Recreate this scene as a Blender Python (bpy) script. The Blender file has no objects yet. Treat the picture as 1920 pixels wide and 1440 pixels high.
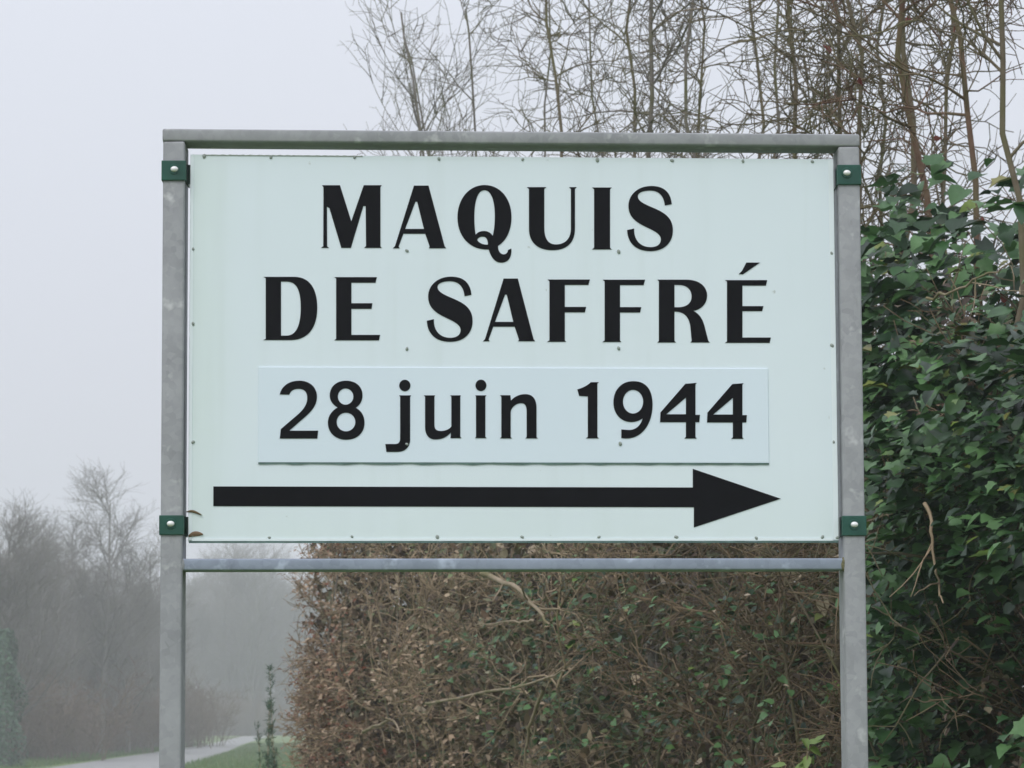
import bpy, bmesh, math, random
import numpy as np
from mathutils import Matrix, Vector

SC = bpy.context.scene
COL = SC.collection
rng = np.random.default_rng(11)
random.seed(5)

# ------------------------------------------------------------------ camera
F_PX = 6166.0
PITCH, ROLL = math.radians(5.788), math.radians(-0.233)
CAM = np.array([0.0, 0.0, 1.6])
_c, _s = math.cos(PITCH), math.sin(PITCH)
FWD = np.array([0, _c, _s]); _up = np.array([0, -_s, _c]); _rt = np.array([1.0, 0, 0])
RIGHT = math.cos(ROLL)*_rt + math.sin(ROLL)*_up
UP = -math.sin(ROLL)*_rt + math.cos(ROLL)*_up
cam_d = bpy.data.cameras.new('camera'); cam = bpy.data.objects.new('camera', cam_d); COL.objects.link(cam)
cam_d.sensor_width = 36.0; cam_d.lens = F_PX/1920*36.0
cam_d.dof.use_dof = True; cam_d.dof.focus_distance = 5.53; cam_d.dof.aperture_fstop = 33.0
cam_d.clip_start = 0.1; cam_d.clip_end = 3000
M = Matrix.Identity(4)
for i in range(3):
    M[i][0], M[i][1], M[i][2], M[i][3] = RIGHT[i], UP[i], -FWD[i], CAM[i]
cam.matrix_world = M
SC.camera = cam

# ------------------------------------------------------------------ sky, sun, exposure
SUN_EL, SUN_AZ = math.radians(48), math.radians(205)      # behind the camera, a little to the left
w = bpy.data.worlds.new('World'); SC.world = w; w.use_nodes = True
nt = w.node_tree; nt.nodes.clear()
out = nt.nodes.new('ShaderNodeOutputWorld'); bg = nt.nodes.new('ShaderNodeBackground')
sky = nt.nodes.new('ShaderNodeTexSky'); sky.sky_type = 'NISHITA'; sky.sun_disc = False
sky.sun_elevation = SUN_EL; sky.sun_rotation = SUN_AZ; sky.dust_density = 6.0; sky.air_density = 1.0
tc = nt.nodes.new('ShaderNodeTexCoord'); sep = nt.nodes.new('ShaderNodeSeparateXYZ')
ramp = nt.nodes.new('ShaderNodeMapRange'); ramp.inputs[1].default_value = 0.0; ramp.inputs[2].default_value = 1.0
ramp.inputs[3].default_value = 0.86; ramp.inputs[4].default_value = 1.75     # overcast: brighter towards the zenith
ov = nt.nodes.new('ShaderNodeMix'); ov.data_type = 'RGBA'; ov.blend_type = 'MULTIPLY'; ov.inputs[0].default_value = 1.0
ov.inputs[6].default_value = (7.9, 8.2, 9.1, 1)
mx = nt.nodes.new('ShaderNodeMix'); mx.data_type = 'RGBA'; mx.inputs[0].default_value = 0.93
nt.links.new(tc.outputs['Generated'], sep.inputs[0]); nt.links.new(sep.outputs[2], ramp.inputs[0])
nt.links.new(ramp.outputs[0], ov.inputs[7])
nt.links.new(sky.outputs[0], mx.inputs[6]); nt.links.new(ov.outputs[2], mx.inputs[7])
nt.links.new(mx.outputs[2], bg.inputs[0]); bg.inputs[1].default_value = 0.1
nt.links.new(bg.outputs[0], out.inputs[0])
sun_d = bpy.data.lights.new('sun', 'SUN'); sun = bpy.data.objects.new('sun', sun_d); COL.objects.link(sun)
sun_d.energy = 1.2; sun_d.angle = math.radians(25); sun_d.color = (1.0, 0.97, 0.93)
sd = Vector((math.sin(SUN_AZ)*math.cos(SUN_EL), math.cos(SUN_AZ)*math.cos(SUN_EL), math.sin(SUN_EL)))
sun.rotation_euler = sd.to_track_quat('Z', 'Y').to_euler()
SC.view_settings.view_transform = 'Standard'; SC.view_settings.look = 'None'
SC.view_settings.exposure = 0.0; SC.view_settings.gamma = 1.0; SC.view_settings.use_curve_mapping = False
SC.render.engine = 'CYCLES'
cy = SC.cycles
cy.use_denoising = True
cy.max_bounces = 6; cy.diffuse_bounces = 3; cy.glossy_bounces = 2; cy.transmission_bounces = 2
cy.volume_bounces = 2; cy.transparent_max_bounces = 4
cy.use_adaptive_sampling = False

# ------------------------------------------------------------------ helpers
def pixel_ray(px, py):
    d = FWD + RIGHT*((px-960)/F_PX) - UP*((py-720)/F_PX)
    return d
def at(px, py, y):
    "the world point on the sight line of a photo pixel at ground distance y"
    d = pixel_ray(px, py)
    return CAM + d*(y/d[1])

def tag(o, label=None, cat=None, group=None, kind=None):
    if label: o['label'] = label
    if cat: o['category'] = cat
    if group: o['group'] = group
    if kind: o['kind'] = kind
    return o
def empty(name, loc=(0, 0, 0), rz=0.0):
    o = bpy.data.objects.new(name, None); COL.objects.link(o)
    o.location = loc; o.rotation_euler = (0, 0, rz); o.empty_display_size = 0.1
    return o
def link(name, me, mat=None, parent=None):
    if mat is not None:
        me.materials.clear(); me.materials.append(mat)
    o = bpy.data.objects.new(name, me); COL.objects.link(o)
    if parent is not None: o.parent = parent
    return o
def np_mesh(name, V, faces_list, smooth=False):
    "faces_list: int arrays (n,3) and/or (n,4)"
    me = bpy.data.meshes.new(name)
    V = np.ascontiguousarray(V, dtype=np.float32)
    me.vertices.add(len(V)); me.vertices.foreach_set('co', V.ravel())
    loops = np.concatenate([f.ravel() for f in faces_list]).astype(np.int32)
    tot = np.concatenate([np.full(len(f), f.shape[1], np.int32) for f in faces_list])
    start = np.concatenate([[0], np.cumsum(tot)[:-1]]).astype(np.int32)
    me.loops.add(len(loops)); me.loops.foreach_set('vertex_index', loops)
    me.polygons.add(len(tot)); me.polygons.foreach_set('loop_start', start); me.polygons.foreach_set('loop_total', tot)
    if smooth: me.polygons.foreach_set('use_smooth', np.ones(len(tot), bool))
    me.update(calc_edges=True); me.validate()
    return me
def bm_mesh(name, bm, smooth=False):
    me = bpy.data.meshes.new(name); bm.to_mesh(me); bm.free()
    if smooth:
        for p in me.polygons: p.use_smooth = True
    return me
def box_bm(x0, x1, y0, y1, z0, z1, bevel=0.0, seg=3, bm=None):
    b = bmesh.new()
    bmesh.ops.create_cube(b, size=1.0)
    for v in b.verts:
        v.co = Vector(((x0+x1)/2+v.co.x*(x1-x0), (y0+y1)/2+v.co.y*(y1-y0), (z0+z1)/2+v.co.z*(z1-z0)))
    if bevel > 0:
        bmesh.ops.bevel(b, geom=b.edges[:], offset=bevel, segments=seg, profile=0.5, affect='EDGES')
    if bm is None: return b
    tmp = bpy.data.meshes.new('t'); b.to_mesh(tmp); b.free(); bm.from_mesh(tmp); bpy.data.meshes.remove(tmp)
    return bm

# ---- materials
def new_mat(name):
    m = bpy.data.materials.new(name); m.use_nodes = True
    t = m.node_tree; p = t.nodes['Principled BSDF']
    return m, t, p
def N(t, kind, **kw):
    n = t.nodes.new(kind)
    for k, v in kw.items(): setattr(n, k, v)
    return n
def col_ramp(t, stops):
    r = N(t, 'ShaderNodeValToRGB'); cr = r.color_ramp
    while len(cr.elements) > 1: cr.elements.remove(cr.elements[0])
    cr.elements[0].position = stops[0][0]; cr.elements[0].color = (*stops[0][1], 1)
    for p, c in stops[1:]:
        e = cr.elements.new(p); e.color = (*c, 1)
    return r
def mix(t, fac, a, b, blend='MIX'):
    m = N(t, 'ShaderNodeMix', data_type='RGBA', blend_type=blend)
    for sock, v in ((0, fac), (6, a), (7, b)):
        if hasattr(v, 'is_output'): t.links.new(v, m.inputs[sock])
        elif sock == 0: m.inputs[0].default_value = v
        else: m.inputs[sock].default_value = (*v, 1)
    return m.outputs[2]
def noise(t, scale, detail=4, rough=0.55, vec=None, coord='Object'):
    n = N(t, 'ShaderNodeTexNoise'); n.inputs['Scale'].default_value = scale
    n.inputs['Detail'].default_value = detail; n.inputs['Roughness'].default_value = rough
    if vec is None:
        vec = N(t, 'ShaderNodeTexCoord').outputs[coord]
    t.links.new(vec, n.inputs['Vector'])
    return n.outputs['Fac']
def maprange(t, v, a, b, c=0.0, d=1.0):
    m = N(t, 'ShaderNodeMapRange'); t.links.new(v, m.inputs[0])
    for i, x in enumerate((a, b, c, d)): m.inputs[i+1].default_value = x
    return m.outputs[0]
def math_n(t, op, a, b=None):
    m = N(t, 'ShaderNodeMath', operation=op)
    for i, v in enumerate((a, b)):
        if v is None: continue
        if hasattr(v, 'is_output'): t.links.new(v, m.inputs[i])
        else: m.inputs[i].default_value = v
    return m.outputs[0]
def bump(t, p, h, strength=0.3, dist=0.002):
    b = N(t, 'ShaderNodeBump'); b.inputs['Strength'].default_value = strength; b.inputs['Distance'].default_value = dist
    t.links.new(h, b.inputs['Height']); t.links.new(b.outputs[0], p.inputs['Normal'])

def leaf_material(name, stops, rough=0.5, transl=0.25, spec=0.4):
    m, t, p = new_mat(name)
    g = N(t, 'ShaderNodeNewGeometry'); oi = N(t, 'ShaderNodeObjectInfo')
    f = math_n(t, 'FRACT', math_n(t, 'ADD', g.outputs['Random Per Island'], oi.outputs['Random']))
    r = col_ramp(t, stops); t.links.new(f, r.inputs[0])
    c = mix(t, maprange(t, noise(t, 60, 2), 0.3, 0.7, 0.0, 0.35), r.outputs[0], (0.5, 0.5, 0.5), 'MULTIPLY')
    t.links.new(c, p.inputs['Base Color'])
    p.inputs['Roughness'].default_value = rough; p.inputs['Specular IOR Level'].default_value = spec
    if transl > 0:
        tr = N(t, 'ShaderNodeBsdfTranslucent'); t.links.new(c, tr.inputs[0])
        ms = N(t, 'ShaderNodeMixShader'); ms.inputs[0].default_value = transl
        t.links.new(p.outputs[0], ms.inputs[1]); t.links.new(tr.outputs[0], ms.inputs[2])
        t.links.new(ms.outputs[0], t.nodes['Material Output'].inputs[0])
    return m
def bark_material(name, a, b, moss=None, scale=25):
    m, t, p = new_mat(name)
    g = N(t, 'ShaderNodeNewGeometry')
    n1 = noise(t, scale, 5)
    f = math_n(t, 'ADD', math_n(t, 'MULTIPLY', n1, 0.7), math_n(t, 'MULTIPLY', g.outputs['Random Per Island'], 0.4))
    c = mix(t, maprange(t, f, 0.25, 0.8), a, b)
    if moss:
        c = mix(t, maprange(t, noise(t, 4, 3), 0.45, 0.62), c, moss)
    t.links.new(c, p.inputs['Base Color']); p.inputs['Roughness'].default_value = 0.85
    p.inputs['Specular IOR Level'].default_value = 0.2
    bump(t, p, n1, 0.6, 0.003)
    return m

def galv_material(name='galvanised_steel', tint=(1, 1, 1)):
    m, t, p = new_mat(name)
    co = N(t, 'ShaderNodeTexCoord').outputs['Object']
    mp = N(t, 'ShaderNodeMapping'); mp.inputs['Scale'].default_value = (1, 1, 0.35); t.links.new(co, mp.inputs[0])
    n1 = noise(t, 9, 5, 0.6, co); n2 = noise(t, 38, 6, 0.65, mp.outputs[0]); n3 = noise(t, 22, 3, 0.6, co)
    v = N(t, 'ShaderNodeTexVoronoi'); v.inputs['Scale'].default_value = 95; t.links.new(co, v.inputs['Vector'])
    sp = N(t, 'ShaderNodeSeparateColor'); t.links.new(v.outputs['Color'], sp.inputs[0])
    base = mix(t, maprange(t, n1, 0.3, 0.7), (0.27, 0.28, 0.295), (0.38, 0.39, 0.41))
    base = mix(t, maprange(t, sp.outputs[0], 0, 1, 0, 0.34), base, (0.47, 0.48, 0.5))
    base = mix(t, maprange(t, n3, 0.6, 0.7, 0, 0.7), base, (0.62, 0.63, 0.64))     # white zinc bloom
    base = mix(t, maprange(t, n2, 0.6, 0.75, 0, 0.5), base, (0.2, 0.2, 0.195))
    base = mix(t, 1.0, base, tuple(0.9*x for x in tint), 'MULTIPLY')
    t.links.new(base, p.inputs['Base Color']); p.inputs['Metallic'].default_value = 0.15; p.inputs['Specular IOR Level'].default_value = 0.25
    t.links.new(maprange(t, n2, 0.3, 0.7, 0.58, 0.75), p.inputs['Roughness'])
    bump(t, p, n2, 0.12, 0.001)
    return m
def panel_material(name, base, edge=True):
    m, t, p = new_mat(name)
    co = N(t, 'ShaderNodeTexCoord').outputs['Object']
    c = mix(t, maprange(t, noise(t, 2.2, 4, 0.6, co), 0.3, 0.7, 0, 0.5), base, tuple(x*0.93 for x in base))
    if edge:
        s = N(t, 'ShaderNodeSeparateXYZ'); t.links.new(co, s.inputs[0])
        # algae film creeping in from the left and the lower edges
        l = maprange(t, s.outputs[0], -0.545, -0.44, 1.0, 0.0); l.node.interpolation_type = 'SMOOTHSTEP'; b = maprange(t, s.outputs[2], 1.89, 2.03, 0.75, 0.0)
        top = maprange(t, s.outputs[2], 2.535, 2.55, 0.0, 0.6)
        a = math_n(t, 'MAXIMUM', math_n(t, 'MAXIMUM', l, b), top)
        a = math_n(t, 'MULTIPLY', a, maprange(t, noise(t, 7, 5, 0.6, co), 0.2, 0.75, 0.25, 1.0))
        c = mix(t, math_n(t, 'MULTIPLY', a, 0.42), c, (0.64, 0.76, 0.66))
        # specks of dirt
        c = mix(t, maprange(t, noise(t, 55, 3, 0.5, co), 0.735, 0.78, 0, 0.5), c, (0.30, 0.33, 0.28))
        # faint vertical run-off streaks
        mp = N(t, 'ShaderNodeMapping'); mp.inputs['Scale'].default_value = (30, 30, 1.2); t.links.new(co, mp.inputs[0])
        c = mix(t, maprange(t, noise(t, 1.0, 3, 0.5, mp.outputs[0]), 0.55, 0.8, 0, 0.12), c, (0.45, 0.52, 0.47))
    t.links.new(c, p.inputs['Base Color']); p.inputs['Roughness'].default_value = 0.38
    p.inputs['Specular IOR Level'].default_value = 0.4
    return m
def plain(name, c, rough=0.5, metal=0.0, var=0.15, scale=30):
    m, t, p = new_mat(name)
    t.links.new(mix(t, maprange(t, noise(t, scale, 4), 0.3, 0.7), c, tuple(x*(1-var) for x in c)), p.inputs['Base Color'])
    p.inputs['Roughness'].default_value = rough; p.inputs['Metallic'].default_value = metal
    return m
M_GALV = galv_material(); M_BAR = galv_material('bar_sky_tint', (0.88, 0.98, 1.16))  # lower bar's blue tint is sky reflection put into its base colour
M_PANEL = panel_material('white_enamel', (0.745, 0.835, 0.89))
M_PLAQUE = panel_material('white_plastic', (0.715, 0.815, 0.90), False)
M_BLACK = plain('black_vinyl', (0.006, 0.006, 0.009), 0.5, 0, 0.3, 12)
M_BLACK.node_tree.nodes['Principled BSDF'].inputs['Specular IOR Level'].default_value = 0.12
M_GREEN = plain('green_paint', (0.012, 0.085, 0.062), 0.4, 0, 0.35, 40)
M_ZINC = plain('zinc_bolt', (0.88, 0.88, 0.88), 0.4, 0.2)
M_RIVET = plain('grimy_rivet', (0.42, 0.48, 0.44), 0.6, 0.1, 0.5, 200)
M_DKTEAL = plain('dark_teal', (0.13, 0.22, 0.21), 0.8, 0, 0.4, 50)
M_MOSS = plain('mossy_dirt', (0.20, 0.19, 0.10), 0.9, 0, 0.5, 300)
M_ASPHALT = plain('asphalt', (0.27, 0.27, 0.265), 0.6, 0, 0.35, 3)
M_BARK = bark_material('bark_olive', (0.085, 0.068, 0.045), (0.20, 0.165, 0.12), (0.135, 0.125, 0.065))
M_BARKG = bark_material('bark_grey', (0.10, 0.09, 0.08), (0.21, 0.19, 0.17), (0.12, 0.12, 0.06))
M_BARKR = bark_material('bark_red', (0.085, 0.045, 0.03), (0.18, 0.115, 0.08), (0.13, 0.11, 0.06))
M_TWIG = bark_material('twig_brown', (0.12, 0.088, 0.056), (0.42, 0.325, 0.22), None, 8)
M_TWIGD = bark_material('twig_dark', (0.06, 0.044, 0.028), (0.25, 0.185, 0.12), None, 8)
M_TWIGP = bark_material('twig_pale', (0.20, 0.155, 0.105), (0.36, 0.29, 0.21), (0.16, 0.14, 0.07), 20)
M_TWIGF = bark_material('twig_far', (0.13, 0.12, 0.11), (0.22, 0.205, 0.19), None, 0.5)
G1, G2, G3, G4 = (0.012, 0.040, 0.014), (0.036, 0.104, 0.032), (0.100, 0.215, 0.072), (0.19, 0.29, 0.05)
M_IVY = leaf_material('ivy_leaf', [(0, G1), (0.25, G1), (0.45, G2), (0.75, G3), (0.95, G3), (0.975, G4), (1, (0.2, 0.15, 0.06))], 0.42, 0.12, 0.4)
M_DEAD = leaf_material('dead_leaf', [(0, (0.10, 0.06, 0.035)), (0.25, (0.20, 0.13, 0.08)), (0.45, (0.36, 0.25, 0.16)), (0.75, (0.52, 0.39, 0.27)), (0.9, (0.62, 0.49, 0.36)), (1, (0.22, 0.10, 0.055))], 0.7, 0.2, 0.3)
M_RUSSET = leaf_material('russet_leaf', [(0, (0.20, 0.07, 0.04)), (0.2, (0.28, 0.13, 0.08)), (0.35, (0.25, 0.17, 0.11)), (0.7, (0.40, 0.27, 0.18)), (1, (0.56, 0.42, 0.30))], 0.7, 0.2, 0.3)
M_REDBR = leaf_material('rusty_leaf', [(0, (0.22, 0.07, 0.04)), (0.5, (0.34, 0.14, 0.085)), (0.8, (0.42, 0.22, 0.14)), (1, (0.5, 0.36, 0.25))], 0.65, 0.25, 0.3)
M_OLIVE = leaf_material('olive_leaf', [(0, (0.05, 0.07, 0.02)), (0.25, (0.13, 0.15, 0.045)), (0.4, (0.18, 0.12, 0.065)), (0.62, (0.36, 0.26, 0.16)), (0.78, (0.52, 0.40, 0.27)), (0.84, (0.14, 0.17, 0.06)), (1, (0.24, 0.30, 0.14))], 0.55, 0.2)
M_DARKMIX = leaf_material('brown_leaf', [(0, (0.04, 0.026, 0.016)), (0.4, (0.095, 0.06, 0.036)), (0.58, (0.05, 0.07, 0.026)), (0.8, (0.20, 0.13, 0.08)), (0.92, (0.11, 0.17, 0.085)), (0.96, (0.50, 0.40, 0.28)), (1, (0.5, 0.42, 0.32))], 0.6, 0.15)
M_LIME = leaf_material('lime_leaf', [(0, (0.14, 0.22, 0.05)), (0.6, (0.22, 0.32, 0.08)), (1, (0.10, 0.18, 0.05))], 0.45, 0.3)
M_REDLEAF = leaf_material('red_leaf', [(0, (0.12, 0.02, 0.018)), (0.6, (0.19, 0.045, 0.03)), (1, (0.24, 0.09, 0.05))], 0.6, 0.2)
M_NEEDLE = leaf_material('needle_leaf', [(0, (0.03, 0.075, 0.04)), (1, (0.07, 0.14, 0.075))], 0.5, 0.1)

# ---- vectorised plants
def nrm(v): return v/np.maximum(np.linalg.norm(v, axis=-1, keepdims=True), 1e-9)
def polylines(P0, d, L, n, wob, up, seed=None):
    r = rng
    K = len(P0); P = np.empty((K, n, 3)); P[:, 0] = P0
    d = nrm(d); step = (L/(n-1))[:, None]
    for i in range(1, n):
        d = nrm(d + r.normal(0, wob, (K, 3)) + np.array([0, 0, up]))
        P[:, i] = P[:, i-1] + d*step
    return P
def spawn(P, per, lo, hi, amin, amax, Lmin, Lmax, n, wob, up, tip_short=0.6):
    "children from each polyline of P (K,n,3)"
    K, m, _ = P.shape
    idx = np.repeat(np.arange(K), per); t = rng.uniform(lo, hi, len(idx))
    f = t*(m-1); i = np.minimum(f.astype(int), m-2); u = (f-i)[:, None]
    A = P[idx, i]; B = P[idx, i+1]; p0 = A*(1-u)+B*u; tg = nrm(B-A)
    side = nrm(np.cross(tg, nrm(rng.normal(0, 1, (len(idx), 3)))))
    a = np.radians(rng.uniform(amin, amax, len(idx)))[:, None]
    d = tg*np.cos(a)+side*np.sin(a)
    L = rng.uniform(Lmin, Lmax, len(idx))*(1-tip_short*t)
    return polylines(p0, d, L, n, wob, up), idx, t
def tubes(P, r0, r1, sides=3):
    "P (K,n,3) radii r0 (K) at the root to r1 (K) at the tip"
    K, n, _ = P.shape
    T = np.empty_like(P); T[:, 1:-1] = P[:, 2:]-P[:, :-2]; T[:, 0] = P[:, 1]-P[:, 0]; T[:, -1] = P[:, -1]-P[:, -2]
    T = nrm(T); ref = np.where(np.abs(T[:, :1, 2:]) > 0.9, np.array([1.0, 0, 0]), np.array([0, 0, 1.0]))
    U = nrm(np.cross(T, ref)); W = np.cross(T, U)
    r0 = np.broadcast_to(r0, (K,)); r1 = np.broadcast_to(r1, (K,))
    R = r0[:, None]+(r1-r0)[:, None]*np.linspace(0, 1, n)[None]**0.85
    a = np.arange(sides)*2*np.pi/sides
    V = P[:, :, None]+R[:, :, None, None]*(np.cos(a)[None, None, :, None]*U[:, :, None]+np.sin(a)[None, None, :, None]*W[:, :, None])
    base = (np.arange(K)*n*sides)[:, None, None]
    i = np.arange(n-1)[None, :, None]*sides; j = np.arange(sides)[None, None, :]; j2 = (j+1) % sides
    Q = np.stack([base+i+j, base+i+j2, base+i+sides+j2, base+i+sides+j], -1).reshape(-1, 4)
    cap = (base[:, 0]+(n-1)*sides+np.arange(sides)[None]) if sides in (3, 4) else None
    faces = [Q]
    if cap is not None: faces.append(cap)
    return V.reshape(-1, 3), faces
class Acc:
    def __init__(s): s.V = []; s.F = {3: [], 4: []}; s.n = 0
    def add(s, V, faces):
        for f in faces: s.F[f.shape[1]].append(f+s.n)
        s.V.append(V); s.n += len(V)
    def mesh(s, name, smooth=True):
        fl = [np.concatenate(s.F[k]) for k in (3, 4) if s.F[k]]
        return np_mesh(name, np.concatenate(s.V), fl, smooth)
def spline(pts, n):
    "smooth curve through control points, n samples"
    P = np.asarray(pts, float); k = len(P)
    t = np.linspace(0, k-1, n); i = np.clip(t.astype(int), 0, k-2); u = (t-i)[:, None]
    p0 = P[np.maximum(i-1, 0)]; p1 = P[i]; p2 = P[i+1]; p3 = P[np.minimum(i+2, k-1)]
    return 0.5*((2*p1)+(-p0+p2)*u+(2*p0-5*p1+4*p2-p3)*u**2+(-p0+3*p1-3*p2+p3)*u**3)

# leaf templates: x across, y to the tip, z normal; size 1 long
def leaf_template(kind):
    if kind == 'ivy':
        o = np.array([(0, 0), (.28, -.10), (.50, .12), (.36, .34), (.46, .56), (.20, .66), (0, 1.0),
                      (-.20, .66), (-.46, .56), (-.36, .34), (-.50, .12), (-.28, -.10)], float)
    elif kind == 'heart':
        o = np.array([(0, 0), (.26, -.07), (.46, .18), (.40, .52), (.18, .82), (0, 1.0),
                      (-.18, .82), (-.40, .52), (-.46, .18), (-.26, -.07)], float)
    elif kind == 'oval':
        o = np.array([(0, 0), (.24, .25), (.27, .55), (0, 1.0), (-.27, .55), (-.24, .25)], float)
    else:   # narrow
        o = np.array([(0, 0), (.07, .4), (0, 1.0), (-.07, .4)], float)
    c = np.array([[0, .40]])
    v2 = np.concatenate([c, o]); z = 0.22*np.abs(v2[:, 0])-0.18*(v2[:, 1]-.4)**2
    V = np.column_stack([v2, z]); k = len(o)
    F = np.array([(0, 1+i, 1+(i+1) % k) for i in range(k)])
    return V, F
TEMPL = {k: leaf_template(k) for k in ('ivy', 'heart', 'oval', 'narrow')}
def leaf_frames(nv, tip):
    z = nrm(nv); y = nrm(tip-(tip*z).sum(-1, keepdims=True)*z); x = np.cross(y, z)
    return np.stack([x, y, z], -1)       # columns
def leaves_geo(kind, pos, Rm, size, curl=None):
    V, F = TEMPL[kind]
    curl = rng.uniform(0.4, 2.2, len(pos)) if curl is None else curl
    B = np.broadcast_to(V, (len(pos),)+V.shape).copy(); B[:, :, 2] *= curl[:, None]
    B = B*size[:, None, None]
    W = np.einsum('kij,kvj->kvi', Rm, B)+pos[:, None]
    return W.reshape(-1, 3), [(F[None]+(np.arange(len(pos))*len(V))[:, None, None]).reshape(-1, 3)]
LEAF_ME = {}
def leaf_mesh_shared(kind, mat, i):
    key = (kind, mat.name, i)
    if key not in LEAF_ME:
        V, F = TEMPL[kind]; V = V.copy(); V[:, 2] *= (0.5, 1.1, 1.8, 2.4)[i]
        V[:, 0] *= (1.0, 0.9, 1.08, 0.95)[i]
        V[:, :2] += np.random.default_rng(i).normal(0, 0.02, (len(V), 2))
        me = np_mesh('leaf', V, [F]); me.materials.append(mat); LEAF_ME[key] = me
    return LEAF_ME[key]
def put_leaves(root, kind, mat, pos, nv, tip, size, front, n_parts=300, stuff_name='foliage'):
    "the leaves that show largest become parts, the rest one mass"
    Rm = leaf_frames(nv, tip)
    view = pos-CAM; dist = np.linalg.norm(view, axis=1); vd = view/dist[:, None]
    face = np.abs((Rm[:, :, 2]*vd).sum(-1))+0.15
    px = 960+F_PX*(view@RIGHT)/(view@FWD); py = 720-F_PX*(view@UP)/(view@FWD)
    hid = (px < -10) | (px > 1930) | (py < -10) | (py > 1450) | ((px > 350) & (px < 1565) & (py > 290) & (py < 1015))
    score = np.where(hid, 0, size/dist*face*np.exp(-front/0.18))
    order = np.argsort(-score); sel = order[:min(n_parts, int((score > 0).sum()))]; rest = np.setdiff1d(order, sel)
    for k in sel:
        o = bpy.data.objects.new('leaf', leaf_mesh_shared(kind, mat, int(rng.integers(4)))); COL.objects.link(o); o.parent = root
        m4 = Matrix.Identity(4)
        for a in range(3):
            for b in range(3): m4[a][b] = float(Rm[k, a, b]*size[k])
            m4[a][3] = float(pos[k, a])
        o.matrix_local = m4
    if len(rest):
        V, F = leaves_geo(kind, pos[rest], Rm[rest], size[rest])
        o = link(stuff_name, np_mesh(stuff_name, V, F), mat, root); o['kind'] = 'stuff'

# ------------------------------------------------------------------ ground, road
def sheet(name, pts, z, mat, kind='structure', n=1):
    bm = bmesh.new(); vs = [bm.verts.new((x, y, z)) for x, y in pts]; bm.faces.new(vs)
    return tag(link(name, bm_mesh(name, bm), mat), kind=kind)
def grass_material():
    m, t, p = new_mat('winter_grass')
    co = N(t, 'ShaderNodeTexCoord').outputs['Object']
    c = mix(t, maprange(t, noise(t, 0.5, 6, 0.6, co), 0.35, 0.65), (0.075, 0.15, 0.028), (0.13, 0.19, 0.045))
    c = mix(t, maprange(t, noise(t, 5, 5, 0.6, co), 0.5, 0.75, 0, 0.6), c, (0.14, 0.105, 0.055))
    t.links.new(c, p.inputs['Base Color']); p.inputs['Roughness'].default_value = 0.9
    bump(t, p, noise(t, 30, 4, 0.6, co), 1.0, 0.03)
    return m
M_GRASS = grass_material()
sheet('ground', [(-460, -460), (460, -460), (460, 460), (-460, 460)], 0.0, M_GRASS)
RL = [(-11.5, -60), (-12.0, 20), (-15.3, 109), (-17.2, 160), (-19.0, 205), (-24.5, 300)]
RR = [(-5.0, -60), (-6.6, 20), (-10.9, 109), (-14.3, 167), (-16.8, 205), (-22.0, 300)]
bm = bmesh.new()
LV = [bm.verts.new((x, y, 0.006)) for x, y in RL]; RV = [bm.verts.new((x, y, 0.006)) for x, y in RR]
for i in range(len(LV)-1): bm.faces.new((LV[i], RV[i], RV[i+1], LV[i+1]))
tag(link('road', bm_mesh('road', bm), M_ASPHALT), kind='structure')

def grass_blades(name, edge_pts, width, count, hmin, hmax, label):
    e = np.asarray(edge_pts, float); seg = rng.integers(0, len(e)-1, count); u = rng.random(count)[:, None]
    b = e[seg]*(1-u)+e[seg+1]*u
    b = np.column_stack([b[:, 0]+rng.uniform(width[0], width[1], count), b[:, 1], np.zeros(count)])
    h = rng.uniform(hmin, hmax, count); d = nrm(np.column_stack([rng.normal(0, .35, (count, 2)), np.ones(count)]))
    sd_ = nrm(np.cross(d, rng.normal(0, 1, (count, 3))))*0.012
    tip = b+d*h[:, None]
    V = np.stack([b-sd_, b+sd_, tip], 1).reshape(-1, 3)
    o = link(name, np_mesh(name, V, [np.arange(count*3).reshape(-1, 3)]), leaf_material(name, [(0, (0.05, 0.13, 0.022)), (0.7, (0.10, 0.19, 0.04)), (1, (0.18, 0.17, 0.07))], 0.7, 0.2))
    return tag(o, label, kind='stuff')
grass_blades('verge_grass', [(-15.5, 105), (-17.3, 160), (-19.2, 205)], (-4.5, -0.1), 30000, 0.06, 0.2, None)
grass_blades('roadside_grass', [(-10.8, 100), (-14.0, 165), (-16.4, 205)], (0.1, 5.0), 26000, 0.06, 0.2, None)

# ------------------------------------------------------------------ the sign
PSI = math.radians(3.9188)
sign = empty('road_sign', (0, 5.5, 0), PSI)
tag(sign, 'white memorial direction sign with black lettering and long arrow on galvanised steel posts', 'sign')
SU = np.array([math.cos(PSI), math.sin(PSI), 0]); SN = np.array([-math.sin(PSI), math.cos(PSI), 0]); SO = np.array([0, 5.5, 0])
def on_sign(px, py, depth):
    "local (u, z) on the plane that lies `depth` behind the front of the posts"
    d = pixel_ray(px, py); t = ((SO+SN*depth-CAM)@SN)/(d@SN); P = CAM+d*t
    return float((P-SO)@SU), float(P[2])
XL, XR, ZT = -0.5865, 0.5955, 2.588
PW, PD = 0.0365, 0.08
TURN = math.radians(-3.0)
def turned(b, px_):
    bmesh.ops.rotate(b, verts=b.verts[:], cent=(px_, 0, 0), matrix=Matrix.Rotation(TURN, 3, 'Z')); return b
for x0, x1 in ((XL, XL+PW), (XR-PW, XR)):
    link('post', bm_mesh('post', turned(box_bm(x0, x1, 0, PD, -0.6, ZT-0.0215, 0.004), (x0+x1)/2), True), M_GALV, sign)
link('top_bar', bm_mesh('top_bar', box_bm(XL-0.001, XR+0.001, 0.0005, 0.079, ZT-0.021, ZT, 0.003), True), M_GALV, sign)
zb = on_sign(960, 1047, 0.004)[1]
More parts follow.
